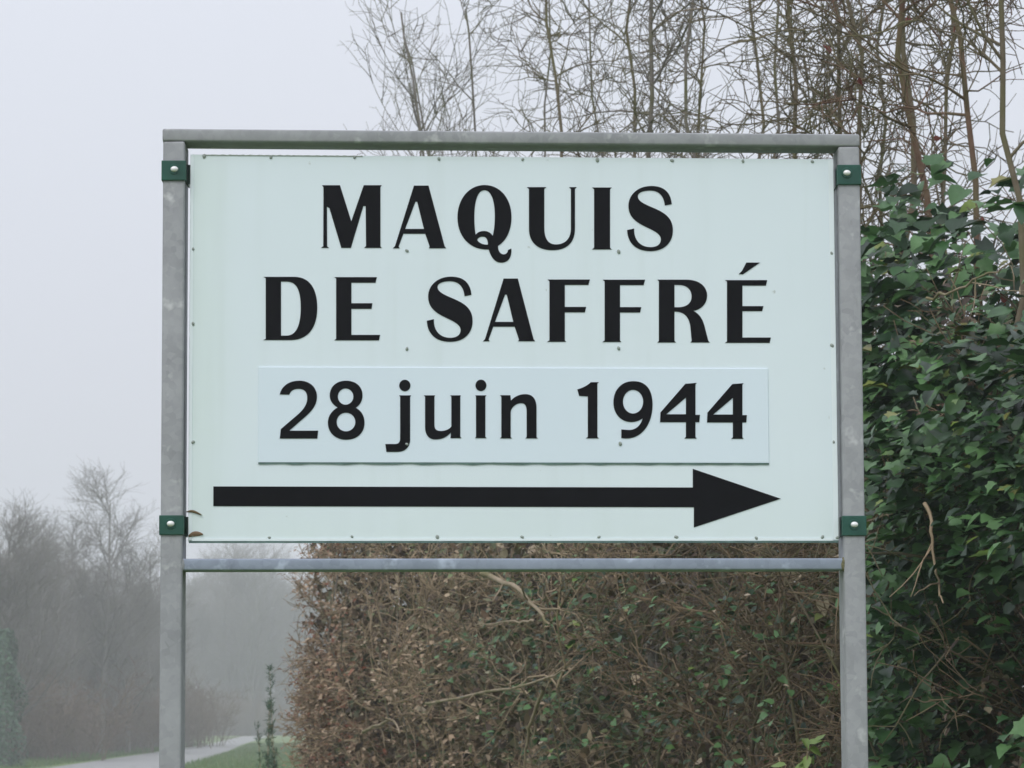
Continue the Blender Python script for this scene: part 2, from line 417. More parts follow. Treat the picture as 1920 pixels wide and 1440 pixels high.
link('lower_bar', bm_mesh('lower_bar', box_bm(XL+PW-.0005, XR-PW+.0005, 0.004, 0.076, zb-0.0195, zb, 0.003), True), M_BAR, sign)
# weld beads where the lower bar meets the posts
for x in (XL+PW, XR-PW):
    b = bmesh.new(); bmesh.ops.create_icosphere(b, subdivisions=2, radius=1.0)
    for v in b.verts:
        v.co = Vector((x+v.co.x*0.0045, 0.006+v.co.y*0.004, zb-0.010+v.co.z*0.0125))*1.0
        v.co += Vector((rng.normal(0, .0006), rng.normal(0, .0006), rng.normal(0, .0006)))
    link('weld_bead', bm_mesh('weld_bead', b, True), M_MOSS if x > 0 else M_GALV, sign)
PF = 0.016                                    # the panel's face, behind the front of the posts
(xa, za), (xb, zb2) = on_sign(357, 291, PF), on_sign(1572, 1016, PF)
xc = on_sign(353, 1013, PF)[0]; xd = on_sign(1563, 297, PF)[0]
PX0, PX1, PZ1, PZ0 = (xa+xc)/2, (xd+xb)/2, (za+on_sign(1563, 297, PF)[1])/2, (zb2+on_sign(353, 1013, PF)[1])/2
pb = box_bm(PX0, PX1, PF, PF+0.0025, PZ0, PZ1, 0.001, 2)
for a in ((PX0, PX0+.002, PZ0, PZ1), (PX1-.002, PX1, PZ0, PZ1), (PX0+.002, PX1-.002, PZ0, PZ0+.002), (PX0+.002, PX1-.002, PZ1-.002, PZ1)):
    box_bm(a[0]+.0002, a[1]-.0002, PF+0.0022, PF+0.022, a[2]+.0002, a[3]-.0002, 0, 1, pb)     # folded edge
panel = link('panel', bm_mesh('panel', pb), M_PANEL, sign)
# pale edging strips and grime along the edges
M_TRIM = panel_material('pale_trim', (0.80, 0.88, 0.92), False)
def strip(name, pts, w, d0, d1, mat, jit=0.0, parent=None):
    "a thin strip along a line of local (u, z) points, with an uneven edge"
    bm_ = bmesh.new(); prev_ = None; P_ = np.array(pts); n_ = 70
    tdir = (P_[1]-P_[0])/np.linalg.norm(P_[1]-P_[0]); nr = np.array([-tdir[1], tdir[0]])
    for i_ in range(n_+1):
        c_ = P_[0]+(P_[1]-P_[0])*i_/n_
        h_ = w*(1+jit*(math.sin(i_*1.9)*math.sin(i_*.37+1)+.5*math.sin(i_*4.3)))
        r_ = [bm_.verts.new((c_[0]+nr[0]*a_, d_, c_[1]+nr[1]*a_)) for a_, d_ in ((0, d1), (0, d0), (h_, d0), (h_, d1))]
        if prev_:
            for k_ in range(4): bm_.faces.new((prev_[k_], prev_[(k_+1) % 4], r_[(k_+1) % 4], r_[k_]))
        prev_ = r_
    return link(name, bm_mesh(name, bm_), mat, parent)
strip('edge_trim', [(PX1-.0005, PZ0+.002), (PX1-.0005, PZ1-.002)], .0085, PF-.0013, PF-.0002, M_TRIM, 0, panel)
strip('edge_trim', [(PX0+.0055, PZ0+.002), (PX0+.0055, PZ1-.002)], .005, PF-.0011, PF-.0002, M_TRIM, .05, panel)
strip('edge_trim', [(PX0+.006, PZ0+.0004), (PX1-.010, PZ0+.0004)], .0045, PF-.0012, PF-.0002, M_TRIM, .08, panel)
strip('grime_edge', [(PX0+.001, PZ0-.0029), (PX1-.001, PZ0-.0029)], .0027, PF-.0008, PF+.006, M_DKTEAL, .35, panel)
strip('grime_edge', [(PX0+.02, PZ1-.0019), (PX0+.29, PZ1-.0019)], .0017, PF-.0010, PF-.0002, M_RIVET, .25, panel)
# plaque
PLF = PF-0.002
(qa, qz1), (qb, qz0) = on_sign(485, 688, PLF), on_sign(1442, 868, PLF)
link('plaque', bm_mesh('plaque', box_bm(qa, qb, PLF, PF-0.0002, qz0, qz1, 0.0006, 2), False), M_PLAQUE, panel)
# dark teal strip with an uneven edge under the plaque
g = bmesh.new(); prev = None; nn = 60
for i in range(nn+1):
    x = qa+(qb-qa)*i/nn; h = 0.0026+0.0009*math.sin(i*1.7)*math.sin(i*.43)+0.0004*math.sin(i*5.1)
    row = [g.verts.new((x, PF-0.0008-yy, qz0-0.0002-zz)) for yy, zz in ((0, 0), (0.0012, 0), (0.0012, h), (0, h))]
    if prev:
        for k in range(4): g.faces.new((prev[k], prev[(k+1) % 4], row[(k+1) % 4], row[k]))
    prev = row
link('plaque_dark_strip', bm_mesh('plaque_dark_strip', g), M_DKTEAL, panel)

# lettering: outlines in photo pixels, cut as vinyl on the panel
def parse(path, ox, oy, s, dx=0, dy=0, sx=1.0):
    "SVG-like M/L/C path to list of (polyline points in photo px)"
    tok = path.replace(',', ' ').split(); i = 0; cur = None; pts = []; cmd = None
    def pt():
        nonlocal i
        x = float(tok[i]); y = float(tok[i+1]); i += 2
        return np.array([x*sx+dx, y+dy])
    while i < len(tok):
        if tok[i].isalpha(): cmd = tok[i]; i += 1; continue
        if cmd in ('M', 'L'): cur = pt(); pts.append(cur); cmd = 'L'
        elif cmd == 'C':
            a, b, c = pt(), pt(), pt()
            for k in range(1, 15):
                u = k/14; pts.append(cur*(1-u)**3+3*a*u*(1-u)**2+3*b*u*u*(1-u)+c*u**3)
            cur = c
    return [(ox+p[0]/s, oy+p[1]/s) for p in pts]
def ell(cx, cy_, rx, ry, ox, oy, s, n=40):
    return [(ox+(cx+rx*math.cos(a))/s, oy+(cy_+ry*math.sin(a))/s) for a in np.linspace(0, 2*math.pi, n, endpoint=False)]
def glyph(name, contours, depth, thick=0.0006):
    cu = bpy.data.curves.new('outline', 'CURVE'); cu.dimensions = '2D'; cu.fill_mode = 'BOTH'; cu.extrude = thick/2
    for c in contours:
        sp = cu.splines.new('POLY'); sp.points.add(len(c)-1); sp.use_cyclic_u = True
        for k, (px, py) in enumerate(c):
            u, z = on_sign(px, py, depth); sp.points[k].co = (u, z, 0, 1)
    tmp = bpy.data.objects.new('outline', cu); COL.objects.link(tmp)
    dg = bpy.context.evaluated_depsgraph_get(); dg.update()
    me = bpy.data.meshes.new_from_object(tmp.evaluated_get(dg)); bpy.data.objects.remove(tmp); bpy.data.curves.remove(cu)
    n = len(me.vertices); co = np.empty(n*3, np.float32); me.vertices.foreach_get('co', co); co = co.reshape(-1, 3)
    co = np.column_stack([co[:, 0], depth-co[:, 2], co[:, 1]]).astype(np.float32)
    me.vertices.foreach_set('co', co.ravel()); me.flip_normals(); me.update(); me.name = name
    return link(name, me, M_BLACK, panel)
ZA = (590, 330, 2.7826); ZB = (480, 480, 3.84); ZC = (900, 480, 3.4286); ZD = (480, 680, 4.0); ZE = (960, 680, 3.6923)
G_A = ['M 518 50 L 594 50 L 678 366 L 686 377 L 596 377 L 600 368 L 577 301 L 463 301 L 438 368 L 444 377 L 408 377 L 419 366 Z'.replace(' Z', ''),
       'M 526 134 L 535 134 L 570 276 L 472 276']
G_S = ['M 1863 147 C 1858 85 1822 52 1757 52 C 1686 52 1637 97 1637 156 C 1637 222 1690 248 1742 272 C 1792 295 1808 312 1806 335 C 1803 360 1782 371 1752 371 C 1700 371 1664 335 1667 274 L 1630 282 C 1633 350 1676 392 1752 392 C 1826 392 1869 346 1869 284 C 1869 212 1818 188 1762 164 C 1712 143 1684 128 1686 103 C 1690 84 1718 76 1752 76 C 1796 76 1822 104 1827 154']
G_F = ['M 1215 540 L 1436 540 L 1428 568 L 1305 568 L 1305 683 L 1416 683 L 1410 711 L 1305 711 L 1305 857 L 1312 865 L 1213 865 L 1225 857 L 1225 549']
letters = [
 ('letter', [parse('M 38 48 L 132 48 L 191 236 L 256 48 L 350 48 L 343 58 L 343 366 L 350 375 L 258 375 L 268 366 L 266 157 L 254 157 L 189 375 L 139 375 L 77 168 L 64 160 L 65 366 L 74 375 L 34 375 L 45 366 L 46 58', *ZA)]),
 ('letter', [parse(p, *ZA) for p in G_A]),
 ('letter', [parse('M 886 47 C 968 47 1027 118 1027 214 C 1027 282 1002 336 957 364 C 955 380 962 402 980 408 C 998 411 1008 400 1008 386 L 1026 378 C 1030 424 1010 452 974 452 C 940 452 920 424 908 383 C 812 388 745 318 745 216 C 745 118 806 47 886 47', *ZA),
             parse('M 886 74 C 922 74 940 130 940 212 C 940 250 936 284 929 312 C 918 296 904 287 884 287 C 862 287 850 294 840 306 C 835 280 833 248 833 214 C 833 132 850 74 886 74', *ZA),
             parse('M 876 316 C 896 316 904 332 904 358 C 880 360 858 350 848 334 C 852 322 862 316 876 316', *ZA)]),
 ('letter', [parse('M 1107 58 L 1209 58 L 1198 68 L 1198 270 C 1198 326 1218 357 1258 357 C 1306 357 1337 328 1337 272 L 1337 68 L 1327 58 L 1367 58 L 1358 68 L 1358 274 C 1358 346 1318 387 1240 387 C 1162 387 1118 346 1118 274 L 1118 68', *ZA)]),
 ('letter', [parse('M 1447 60 L 1550 60 L 1541 69 L 1541 374 L 1550 383 L 1447 383 L 1458 374 L 1458 69', *ZA)]),
 ('letter', [parse(p, *ZA) for p in G_S]),
 ('letter', [parse('M 53 150 L 275 150 C 390 150 441 240 441 372 C 441 520 372 605 250 605 L 53 605 L 70 597 L 70 160', *ZB), parse('M 180 184 L 222 184 C 300 184 322 260 322 376 C 322 495 290 573 222 573 L 180 573', *ZB)]),
 ('letter', [parse('M 563 152 L 870 152 L 860 192 L 687 192 L 687 340 L 838 340 L 832 380 L 687 380 L 687 568 L 893 568 L 886 607 L 563 607 L 577 597 L 577 162', *ZB)]),
 ('letter', [parse(p, *ZA, dx=-1045, dy=473) for p in G_S]),
 ('letter', [parse(p, *ZA, dx=880-410*0.978, dy=485, sx=0.978) for p in G_A]),
 ('letter', [parse(p, *ZA) for p in G_F]),
 ('letter', [parse(p, *ZA, dx=288, dy=1) for p in G_F]),
 ('letter', [parse('M 1140 152 L 1330 152 C 1422 154 1460 205 1460 254 C 1460 308 1420 345 1372 353 C 1424 378 1440 430 1450 478 L 1468 546 L 1477 556 L 1353 556 L 1361 546 L 1352 450 C 1342 388 1310 357 1250 357 L 1250 546 L 1260 556 L 1140 556 L 1150 546 L 1150 162', *ZC), parse('M 1250 186 L 1280 186 C 1332 186 1360 218 1360 260 C 1360 308 1322 329 1275 329 L 1250 329', *ZC)]),
 ('letter', [parse('M 1575 155 L 1846 155 L 1838 190 L 1687 190 L 1687 322 L 1822 322 L 1814 354 L 1687 354 L 1687 524 L 1870 524 L 1862 558 L 1575 558 L 1588 549 L 1588 164', *ZC)]),
 ('accent', [parse('M 1712 42 L 1800 42 L 1780 56 L 1690 118 L 1664 116 L 1684 96', *ZC)]),
]
for nm, cs in letters: glyph(nm, cs, PF-0.0006)
digits = [
 ('digit', [parse('M 178 238 C 190 178 245 135 325 135 C 402 135 457 182 457 256 C 457 330 400 380 348 424 L 250 510 L 466 510 L 460 569 L 178 569 L 186 498 L 310 392 C 360 348 384 312 384 265 C 384 216 360 196 320 196 C 282 196 256 214 250 240', *ZD)]),
 ('digit', [parse('M 612 336 C 575 315 553 285 553 245 C 553 180 603 135 675 135 C 750 135 799 180 799 245 C 799 285 780 318 748 338 C 790 360 814 400 814 450 C 814 527 757 578 677 578 C 597 578 539 527 539 450 C 539 400 570 358 612 336', *ZD), ell(672, 254, 58, 61, *ZD), ell(675, 445, 70, 70, *ZD)]),
 ('letter', [parse('M 1073 245 L 1164 245 L 1156 255 L 1156 572 C 1156 640 1112 669 1060 669 L 978 669 L 970 610 L 1042 610 C 1070 610 1081 595 1081 566 L 1081 255', *ZD), ell(1116, 171, 42, 43, *ZD)]),
 ('letter', [parse('M 1258 245 L 1344 245 L 1338 255 L 1338 466 C 1338 500 1356 512 1385 512 C 1420 512 1450 500 1465 478 L 1465 255 L 1456 245 L 1537 245 L 1532 255 L 1532 556 L 1542 566 L 1458 566 L 1462 524 C 1430 560 1392 576 1345 576 C 1295 576 1268 540 1268 480 L 1268 255', *ZD)]),
 ('letter', [parse('M 1644 245 L 1728 245 L 1720 255 L 1720 556 L 1730 566 L 1643 566 L 1650 556 L 1650 255', *ZD), ell(1687, 170, 41, 43, *ZD)]),
 ('letter', [parse('M 937.5 741 L 957 741 L 958 751 C 965 743 975 739 985 739 C 1000 739 1006 750 1006 765 L 1006 819.5 L 1008.5 822 L 985 822 L 987.5 819.5 L 987.5 772 C 987.5 760 984 756 977 756 C 968 756 957.5 764 957.5 774 L 957.5 819.5 L 960 822 L 937.5 822 L 940 819.5 L 940 744', 0, 0, 1)]),
 ('digit', [parse('M 452 185 C 498 172 530 152 545 135 L 601 135 L 591 145 L 591 514 L 602 524 L 512 524 L 525 514 L 525 234 L 465 230', *ZE)]),
 ('digit', [parse('M 757 522 C 890 545 973 432 973 290 C 973 188 930 128 840 128 C 755 128 702 190 702 275 C 702 355 755 411 825 411 C 856 411 886 400 904 386 C 890 440 852 466 810 466 L 757 462', *ZE), ell(838, 270, 70, 82, *ZE)]),
 ('digit', [parse('M 1200 146 L 1278 140 L 1270 152 L 1270 361 L 1301 361 L 1297 412 L 1270 412 L 1270 514 L 1279 525 L 1193 525 L 1204 514 L 1204 412 L 1025 412 L 1028 344', *ZE), parse('M 1204 242 L 1204 357 L 1068 357', *ZE)]),
 ('digit', [parse('M 1200 146 L 1278 140 L 1270 152 L 1270 361 L 1301 361 L 1297 412 L 1270 412 L 1270 514 L 1279 525 L 1193 525 L 1204 514 L 1204 412 L 1025 412 L 1028 344', *ZE, dx=325, dy=2), parse('M 1204 242 L 1204 357 L 1068 357', *ZE, dx=325, dy=2)]),
]
for nm, cs in digits: glyph(nm, cs, PLF-0.0006)
glyph('arrow', [[(400, 912), (1299, 914), (1299, 879), (1464, 935), (1301, 989), (1301, 951), (400, 949)]], PF-0.0006)
# rivets along the edges and over the hidden ribs
rv = bmesh.new(); bmesh.ops.create_uvsphere(rv, u_segments=10, v_segments=6, radius=1.0)
for v in rv.verts: v.co = Vector((v.co.x*0.0042, min(v.co.y, 0.2)*0.0022, v.co.z*0.0030))
RIV = bm_mesh('rivet', rv, True); RIV.materials.append(M_RIVET)
for px, py in [(383, 293), (508, 295), (665, 295), (823, 298), (980, 299), (1120, 300), (1260, 301), (1393, 302), (1523, 303),
               (505, 1008), (660, 1006), (820, 1007), (979, 1007), (1123, 1007), (1268, 1007), (1418, 1009), (1542, 1007),
               (362, 467), (362, 607), (362, 829), (1559, 475), (1560, 648), (1563, 829),
               (763, 470), (1160, 472), (763, 654), (1160, 653), (1163, 832), (763, 833), (1570, 1008), (360, 1004)]:
    dp = PLF if 700 < px < 1400 and 825 < py < 840 else PF
    u, z = on_sign(px, py, dp); o = bpy.data.objects.new('rivet', RIV); COL.objects.link(o); o.parent = panel
    o.location = (u, dp-0.0005, z); s = .85+float(rng.uniform(-.15, .2)); o.scale = (s, 1, s); o.rotation_euler = (0, float(rng.uniform(0, 6)), 0)
# green clamps
bb = bmesh.new(); bmesh.ops.create_uvsphere(bb, u_segments=20, v_segments=10, radius=1.0)
for v in bb.verts: v.co = Vector((v.co.x*0.0064, (v.co.y if v.co.y < 0.1 else 0.1)*0.0040, v.co.z*0.0048))
BOLT = bm_mesh('bolt', bb, True); BOLT.materials.append(M_ZINC)
for side, x0, x1, pyt, pyb, bx, by in ((-1, 311, 352, 301, 338.5, 327, 317), (1, 1564.5, 1606, 309, 346.5, 1588, 324),
                                       (-1, 303, 350, 966, 1003, 320, 982), (1, 1577, 1621, 967, 1004.5, 1602, 983.5)):
    xs = (XL-0.0022, XL+PW+0.0022) if side < 0 else (XR-PW-0.0022, XR+0.0022)
    z1 = on_sign(x0, pyt, 0)[1]; z0 = on_sign(x0, pyb, 0)[1]
    b = box_bm(xs[0], xs[1], -0.0035, -0.0003, z0, z1, 0.0012, 2)
    for xe in ((xs[0], xs[0]+0.0019), (xs[1]-0.0019, xs[1])):
        box_bm(xe[0], xe[1], -0.002, PD+0.003, z0+0.0004, z1-0.0004, 0, 1, b)
    turned(b, (xs[0]+xs[1])/2)
    xe = (xs[1], xs[1]+0.006) if side < 0 else (xs[0]-0.006, xs[0])
    box_bm(xe[0], xe[1], PF+0.023, PF+0.026, z0+.0004, z1-.0004, 0, 1, b)              # ear that grips the panel's fold
    cl = link('clamp', bm_mesh('clamp', b), M_GREEN, sign)
    u, z = on_sign(bx, by, -0.004)
    wsh = bmesh.new(); bmesh.ops.create_cone(wsh, segments=24, radius1=0.0092, radius2=0.0085, depth=0.0012, cap_ends=True)
    for v in wsh.verts: v.co = Vector((u+v.co.x, -0.0041-v.co.z, z+v.co.y))
    link('washer', bm_mesh('washer', wsh), M_GREEN, cl)
    o = bpy.data.objects.new('bolt', BOLT); COL.objects.link(o); o.parent = cl; o.location = (u, -0.0047, z)
# leaf litter caught at the lower left corner
def curled_leaf(name, pxs, depth, wid, mat, label, cat):
    pts = np.array([[*on_sign(px, py, depth)] for px, py in pxs]); n = 12
    c = spline(pts, n); V = []
    for i in range(n):
        wv = wid*math.sin(math.pi*(0.06+0.9*i/(n-1)))
        tdir = c[min(i+1, n-1)]-c[max(i-1, 0)]; tdir /= np.linalg.norm(tdir); nn_ = np.array([-tdir[1], tdir[0]])
        for k, o_ in ((-1, .0012), (0, .004), (1, .0018)):
            q = c[i]+nn_*wv*k; V.append(SO+SU*q[0]+SN*(depth-o_)+np.array([0, 0, q[1]]))
    F = [(3*i+k, 3*i+k+1, 3*i+k+4, 3*i+k+3) for i in range(n-1) for k in (0, 1)]
    return tag(link(name, np_mesh(name, np.array(V), [np.array(F)], True), mat), label, cat)
curled_leaf('dead_leaf', [(353, 1006), (366, 1001), (381, 1002)], PF, 0.0042, M_DEAD, 'small curled brown leaf caught in the lower left corner of the sign panel', 'leaf')
curled_leaf('grass_blade', [(349, 960), (362, 959), (379, 966)], PF, 0.0022, M_OLIVE, 'thin green blade stuck to the white panel above the lower left clamp', 'grass blade')

# ------------------------------------------------------------------ roadside hedge
FY = [4, 6.5, 9, 10.8, 13, 19, 24, 30, 31]; FX = [3.0, 2.1, 1.36, 1.07, .76, -.30, -1.10, -2.05, -2.1]
def face(y): return np.interp(y, FY, FX)
def hpos(y, e, z): return np.stack([face(y)+e, y, z], -1)

def stems_to_parts(P, r0, r1, mat, root, name='stem', sides=6):
    for k in range(len(P)):
        V, F = tubes(P[k:k+1], r0[k:k+1], r1[k:k+1], sides)
        link(name, np_mesh(name, V, F, True), mat, root)

def hedge_shrub(label, y0, y1, zmax, n_stem, leaf_kind, leaf_mat, n_leaf, leaf_size, twig_mat, stem_mat, e_rng=(0.1, 1.9),
                n_parts=300, dens=(12, 8, 4), second=None):
    yc = (y0+y1)/2; c0 = np.array([face(yc)+0.8, yc, 0.0])
    root = empty('hedge_shrub', c0); tag(root, label, 'shrub', 'shrubs of the roadside hedge')
    sub = empty_offset(root, c0)
    y = rng.uniform(y0, y1, n_stem); e = rng.uniform(*e_rng, n_stem)
    P0 = hpos(y, e, np.zeros(n_stem)); d = np.column_stack([rng.normal(0, .22, n_stem), rng.normal(0, .22, n_stem), np.ones(n_stem)])
    S = polylines(P0, d, rng.uniform(zmax*.75, zmax*1.06, n_stem), 14, 0.17, 0.03)
    S[:, :, 1] = np.clip(S[:, :, 1], 6.2, 29.95-rng.uniform(0, .5, (n_stem, 1))-.12*np.sin(S[:, :, 2]*3)); S[:, :, 0] = np.maximum(S[:, :, 0], face(S[:, :, 1])+rng.uniform(.02, .4, (n_stem, 1))+.08*np.sin(S[:, :, 2]*2.3))
    def inside(B, m): return B[((B[:, :, 0]-face(B[:, :, 1])).min(1) > -m) & (B[:, :, 1].max(1) < 30.3)]
    r0 = rng.uniform(.006, .015, n_stem); stems_to_parts(S-c0, r0, r0*.3, stem_mat, root)
    A = Acc()
    B1, i1, t1 = spawn(S, dens[0], .12, .98, 35, 85, .5, 1.25, 7, 0.20, 0.03, .45); B1 = inside(B1, .12)
    B2, i2, t2 = spawn(B1, dens[1], .15, 1, 25, 75, .25, .7, 5, 0.22, 0.02, .4); B2 = inside(B2, .2)
    B3, i3, t3 = spawn(B2, dens[2], .2, 1, 20, 70, .08, .32, 4, 0.22, 0.03, .3); B3 = inside(B3, .26)
    ts = 0.8+yc/28
    for B, a, b in ((B1, .0048*ts, .0024*ts), (B2, .0029*ts, .0017*ts), (B3, .0020*ts, .0012*ts)):
        A.add(*tubes(B-c0, rng.uniform(a*.7, a*1.3, len(B)), np.full(len(B), b)))
    o = link('twigs', A.mesh('twigs'), twig_mat, root); o['kind'] = 'stuff'
    # dead leaves lodged in the depth of the hedge
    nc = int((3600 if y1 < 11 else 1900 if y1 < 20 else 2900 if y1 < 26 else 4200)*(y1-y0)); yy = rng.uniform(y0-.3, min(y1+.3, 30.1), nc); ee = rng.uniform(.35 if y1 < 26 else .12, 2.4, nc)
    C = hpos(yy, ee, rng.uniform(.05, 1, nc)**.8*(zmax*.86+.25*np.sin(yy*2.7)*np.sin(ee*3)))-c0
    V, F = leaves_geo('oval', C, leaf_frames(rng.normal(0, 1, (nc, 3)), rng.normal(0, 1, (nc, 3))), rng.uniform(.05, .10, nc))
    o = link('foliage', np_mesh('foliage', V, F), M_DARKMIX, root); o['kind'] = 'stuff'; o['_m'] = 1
    # leaves sit on the outer twigs
    for (k, m, n, sz, parts, zlo, zhi) in [(leaf_kind, leaf_mat, n_leaf, leaf_size, n_parts, 0, 9)]+(second or []):
        C = np.concatenate([B2[:, 1:].reshape(-1, 3), B3[:, 1:].reshape(-1, 3)])
        C = C[(C[:, 2] > max(.05, zlo)) & (C[:, 2] < zhi)]
        fe = C[:, 0]-face(C[:, 1])
        wgt = np.exp(-np.clip(fe, 0, 3)/0.6)+.04
        C = C[rng.choice(len(C), n, p=wgt/wgt.sum())]+rng.normal(0, .025, (n, 3))
        nv = np.array([-.25, -.3, 1.1])+rng.normal(0, .40, (n, 3))
        tip = np.column_stack([rng.normal(-.2, .7, n), rng.normal(-.3, .6, n), rng.normal(-.35, .35, n)])
        fe = np.clip(C[:, 0]-face(C[:, 1])+.25, 0, 3)
        put_leaves(root, k, m, C-0, nv, tip, rng.uniform(*sz, n), fe, parts)
        for ch in root.children:
            if ch.name.split('.')[0] in ('leaf', 'foliage') and not ch.get('_m'):
                ch.matrix_local = Matrix.Translation(-Vector(c0)) @ ch.matrix_local; ch['_m'] = 1
    for ch in root.children:
        if '_m' in ch: del ch['_m']
    return root
def empty_offset(root, c0): return root

hedge_shrub('russet brown shrub with dry leaves forming the far left end of the hedge', 25.2, 29.9, 4.7, 22, 'oval', M_RUSSET, 6800, (.032, .062), M_TWIG, M_BARKG, n_parts=200,
            second=[('oval', M_REDBR, 2600, (.035, .065), 120, 0, 2.15)])
hedge_shrub('low beige and rusty leaved shrub at the foot of the hedge end', 26.0, 29.8, 2.35, 20, 'oval', M_DEAD, 9000, (.042, .078), M_TWIG, M_BARKG, e_rng=(.0, 1.2), n_parts=200,
            second=[('oval', M_REDBR, 1800, (.035, .065), 80, 0, 2.2)])
hedge_shrub('beige leaved tangled shrub under the left half of the sign', 20.2, 25.2, 3.7, 18, 'oval', M_OLIVE, 2400, (.03, .06), M_TWIG, M_BARKG, n_parts=160,
            second=[('oval', M_DEAD, 3000, (.035, .065), 140, 0, 2.2)])
hedge_shrub('olive green and brown shrub below the middle of the sign', 15.8, 20.2, 3.5, 16, 'oval', M_OLIVE, 3400, (.028, .055), M_TWIG, M_BARK, n_parts=200,
            second=[('heart', M_IVY, 1700, (.03, .055), 100, 1.4, 2.35)])
hedge_shrub('dark brown shrub with sparse leaves left of the right post', 12.6, 15.8, 3.4, 14, 'oval', M_DARKMIX, 3600, (.026, .05), M_TWIGD, M_BARK, n_parts=220,
            second=[('heart', M_IVY, 1500, (.028, .05), 80, 0.8, 2.1)])
hedge_shrub('shaded tangled shrub right behind the right post', 10.2, 12.6, 3.3, 12, 'oval', M_DARKMIX, 4200, (.025, .05), M_TWIGD, M_BARK, n_parts=300)
hedge_shrub('bare shrub overgrown by ivy at the right', 6.6, 10.2, 3.2, 9, 'oval', M_DARKMIX, 3500, (.025, .05), M_TWIGD, M_BARK, e_rng=(.6, 1.9), n_parts=60)

# ---- ivy on the near end of the hedge
def clump(P, f, ph):
    return (np.sin(P[:, 0]*f*1.3+ph)*np.sin(P[:, 1]*f+ph*2.1)+np.sin(P[:, 2]*f*1.7+ph*.7)*np.sin((P[:, 0]+P[:, 1])*f*.8+1.3*ph)+.6*np.sin(P[:, 2]*f*3.1+P[:, 1]*f*2.3+ph))
c0 = np.array([face(9.0)+.3, 9.0, 0.0])
ivy = empty('ivy', c0); tag(ivy, 'dark green ivy covering the near end of the hedge right of the sign', 'ivy')
n = 70000
y = rng.uniform(6.4, 11.6, n); z = rng.uniform(0.2, 3.8, n); e = rng.exponential(.42, n)-.12
top = np.interp(y, [6.4, 8.0, 9.0, 9.6, 10.6, 11.6], [2.40, 2.66, 2.98, 3.16, 3.24, 3.2])+.12*np.sin(y*9)
P = hpos(y, e, z); lump = clump(hpos(y, 0*e, z), 2.6, 1.0)+.5*clump(hpos(y, 0*e, z), 6.5, 2.0)
P[:, 0] -= (.24*lump-.06)*np.interp(y, [9.8, 10.9], [1, .5])
keep = (z < top+.07*np.clip(lump, -1.5, 1.2)) & (e < 1.7) & ((e > .42) | (lump+rng.normal(0, .2, n) > -.2+.3*np.clip(2.5-z, 0, 1)))
edge = P[:, 0]-(.106*P[:, 1]+.035*np.sin(P[:, 2]*4.1)+.10*np.clip(P[:, 2]-2.85, 0, 1))     # the ivy thins out into the bare hedge
keep &= edge+rng.normal(0, .03, n) > 0
P = P[keep]; fe = np.clip(e[keep]+.12, 0, 3); n = len(P)
nv = np.array([-.28, -.36, 1.0])+rng.normal(0, .36, (n, 3))
tip = np.column_stack([rng.normal(-.3, .6, n), rng.normal(-.4, .45, n), rng.normal(-.45, .35, n)])
size = rng.uniform(.032, .076, n)*np.where(rng.random(n) < .08, 1.4, 1.0)*np.where(P[:, 2] > 2.5, 1.18, 1.0)
half = rng.random(n) < .5
put_leaves(ivy, 'ivy', M_IVY, P[half]-0, nv[half], tip[half], size[half], fe[half], 160)
put_leaves(ivy, 'heart', M_IVY, P[~half]-0, nv[~half], tip[~half], size[~half], fe[~half], 140)
for ch in ivy.children: ch.matrix_local = Matrix.Translation(-Vector(c0)) @ ch.matrix_local
ns = 9
S = polylines(hpos(rng.uniform(7.5, 11, ns), rng.uniform(.15, .4, ns), np.full(ns, .1)), np.column_stack([rng.normal(0, .15, ns), rng.normal(0, .2, ns), np.ones(ns)]), rng.uniform(2.0, 3.0, ns), 14, .12, .03)
stems_to_parts(S-c0, rng.uniform(.005, .011, ns), np.full(ns, .003), M_BARK, ivy)
# lime green young leaves at the foot of the post
c1 = at(1590, 1440, 9.6); lime = empty('young_shrub', (c1[0], c1[1], 0)); tag(lime, 'small bright lime green leafy shoots low beside the right post', 'plant')
n = 70; Pl = np.column_stack([rng.normal(-.05, .10, n), rng.normal(0, .08, n), rng.uniform(.9, 1.55, n)])
S = polylines(np.column_stack([rng.normal(0, .06, 6), rng.normal(0, .06, 6), np.zeros(6)]), np.column_stack([rng.normal(0, .06, (6, 2)), np.ones(6)]), rng.uniform(1.3, 1.6, 6), 8, .06, .02)
stems_to_parts(S, np.full(6, .004), np.full(6, .002), M_TWIG, lime)
B, _, _ = spawn(S, 14, .5, 1, 30, 70, .08, .2, 4, .2, .05)
A = Acc(); A.add(*tubes(B, np.full(len(B), .0018), np.full(len(B), .0012))); o = link('twigs', A.mesh('twigs'), M_TWIG, lime); o['kind'] = 'stuff'
C = B[:, 1:].reshape(-1, 3); n = len(C)
Rm = leaf_frames(np.array([-.2, -.5, .8])+rng.normal(0, .4, (n, 3)), rng.normal(0, 1, (n, 3)))
sz = rng.uniform(.03, .055, n)
for k in range(n):
    o = bpy.data.objects.new('leaf', leaf_mesh_shared('oval', M_LIME, int(rng.integers(4)))); COL.objects.link(o); o.parent = lime
    m4 = Matrix.Identity(4)
    for a in range(3):
        for b in range(3): m4[a][b] = float(Rm[k, a, b]*sz[k])
        m4[a][3] = float(C[k, a])
    o.matrix_local = m4

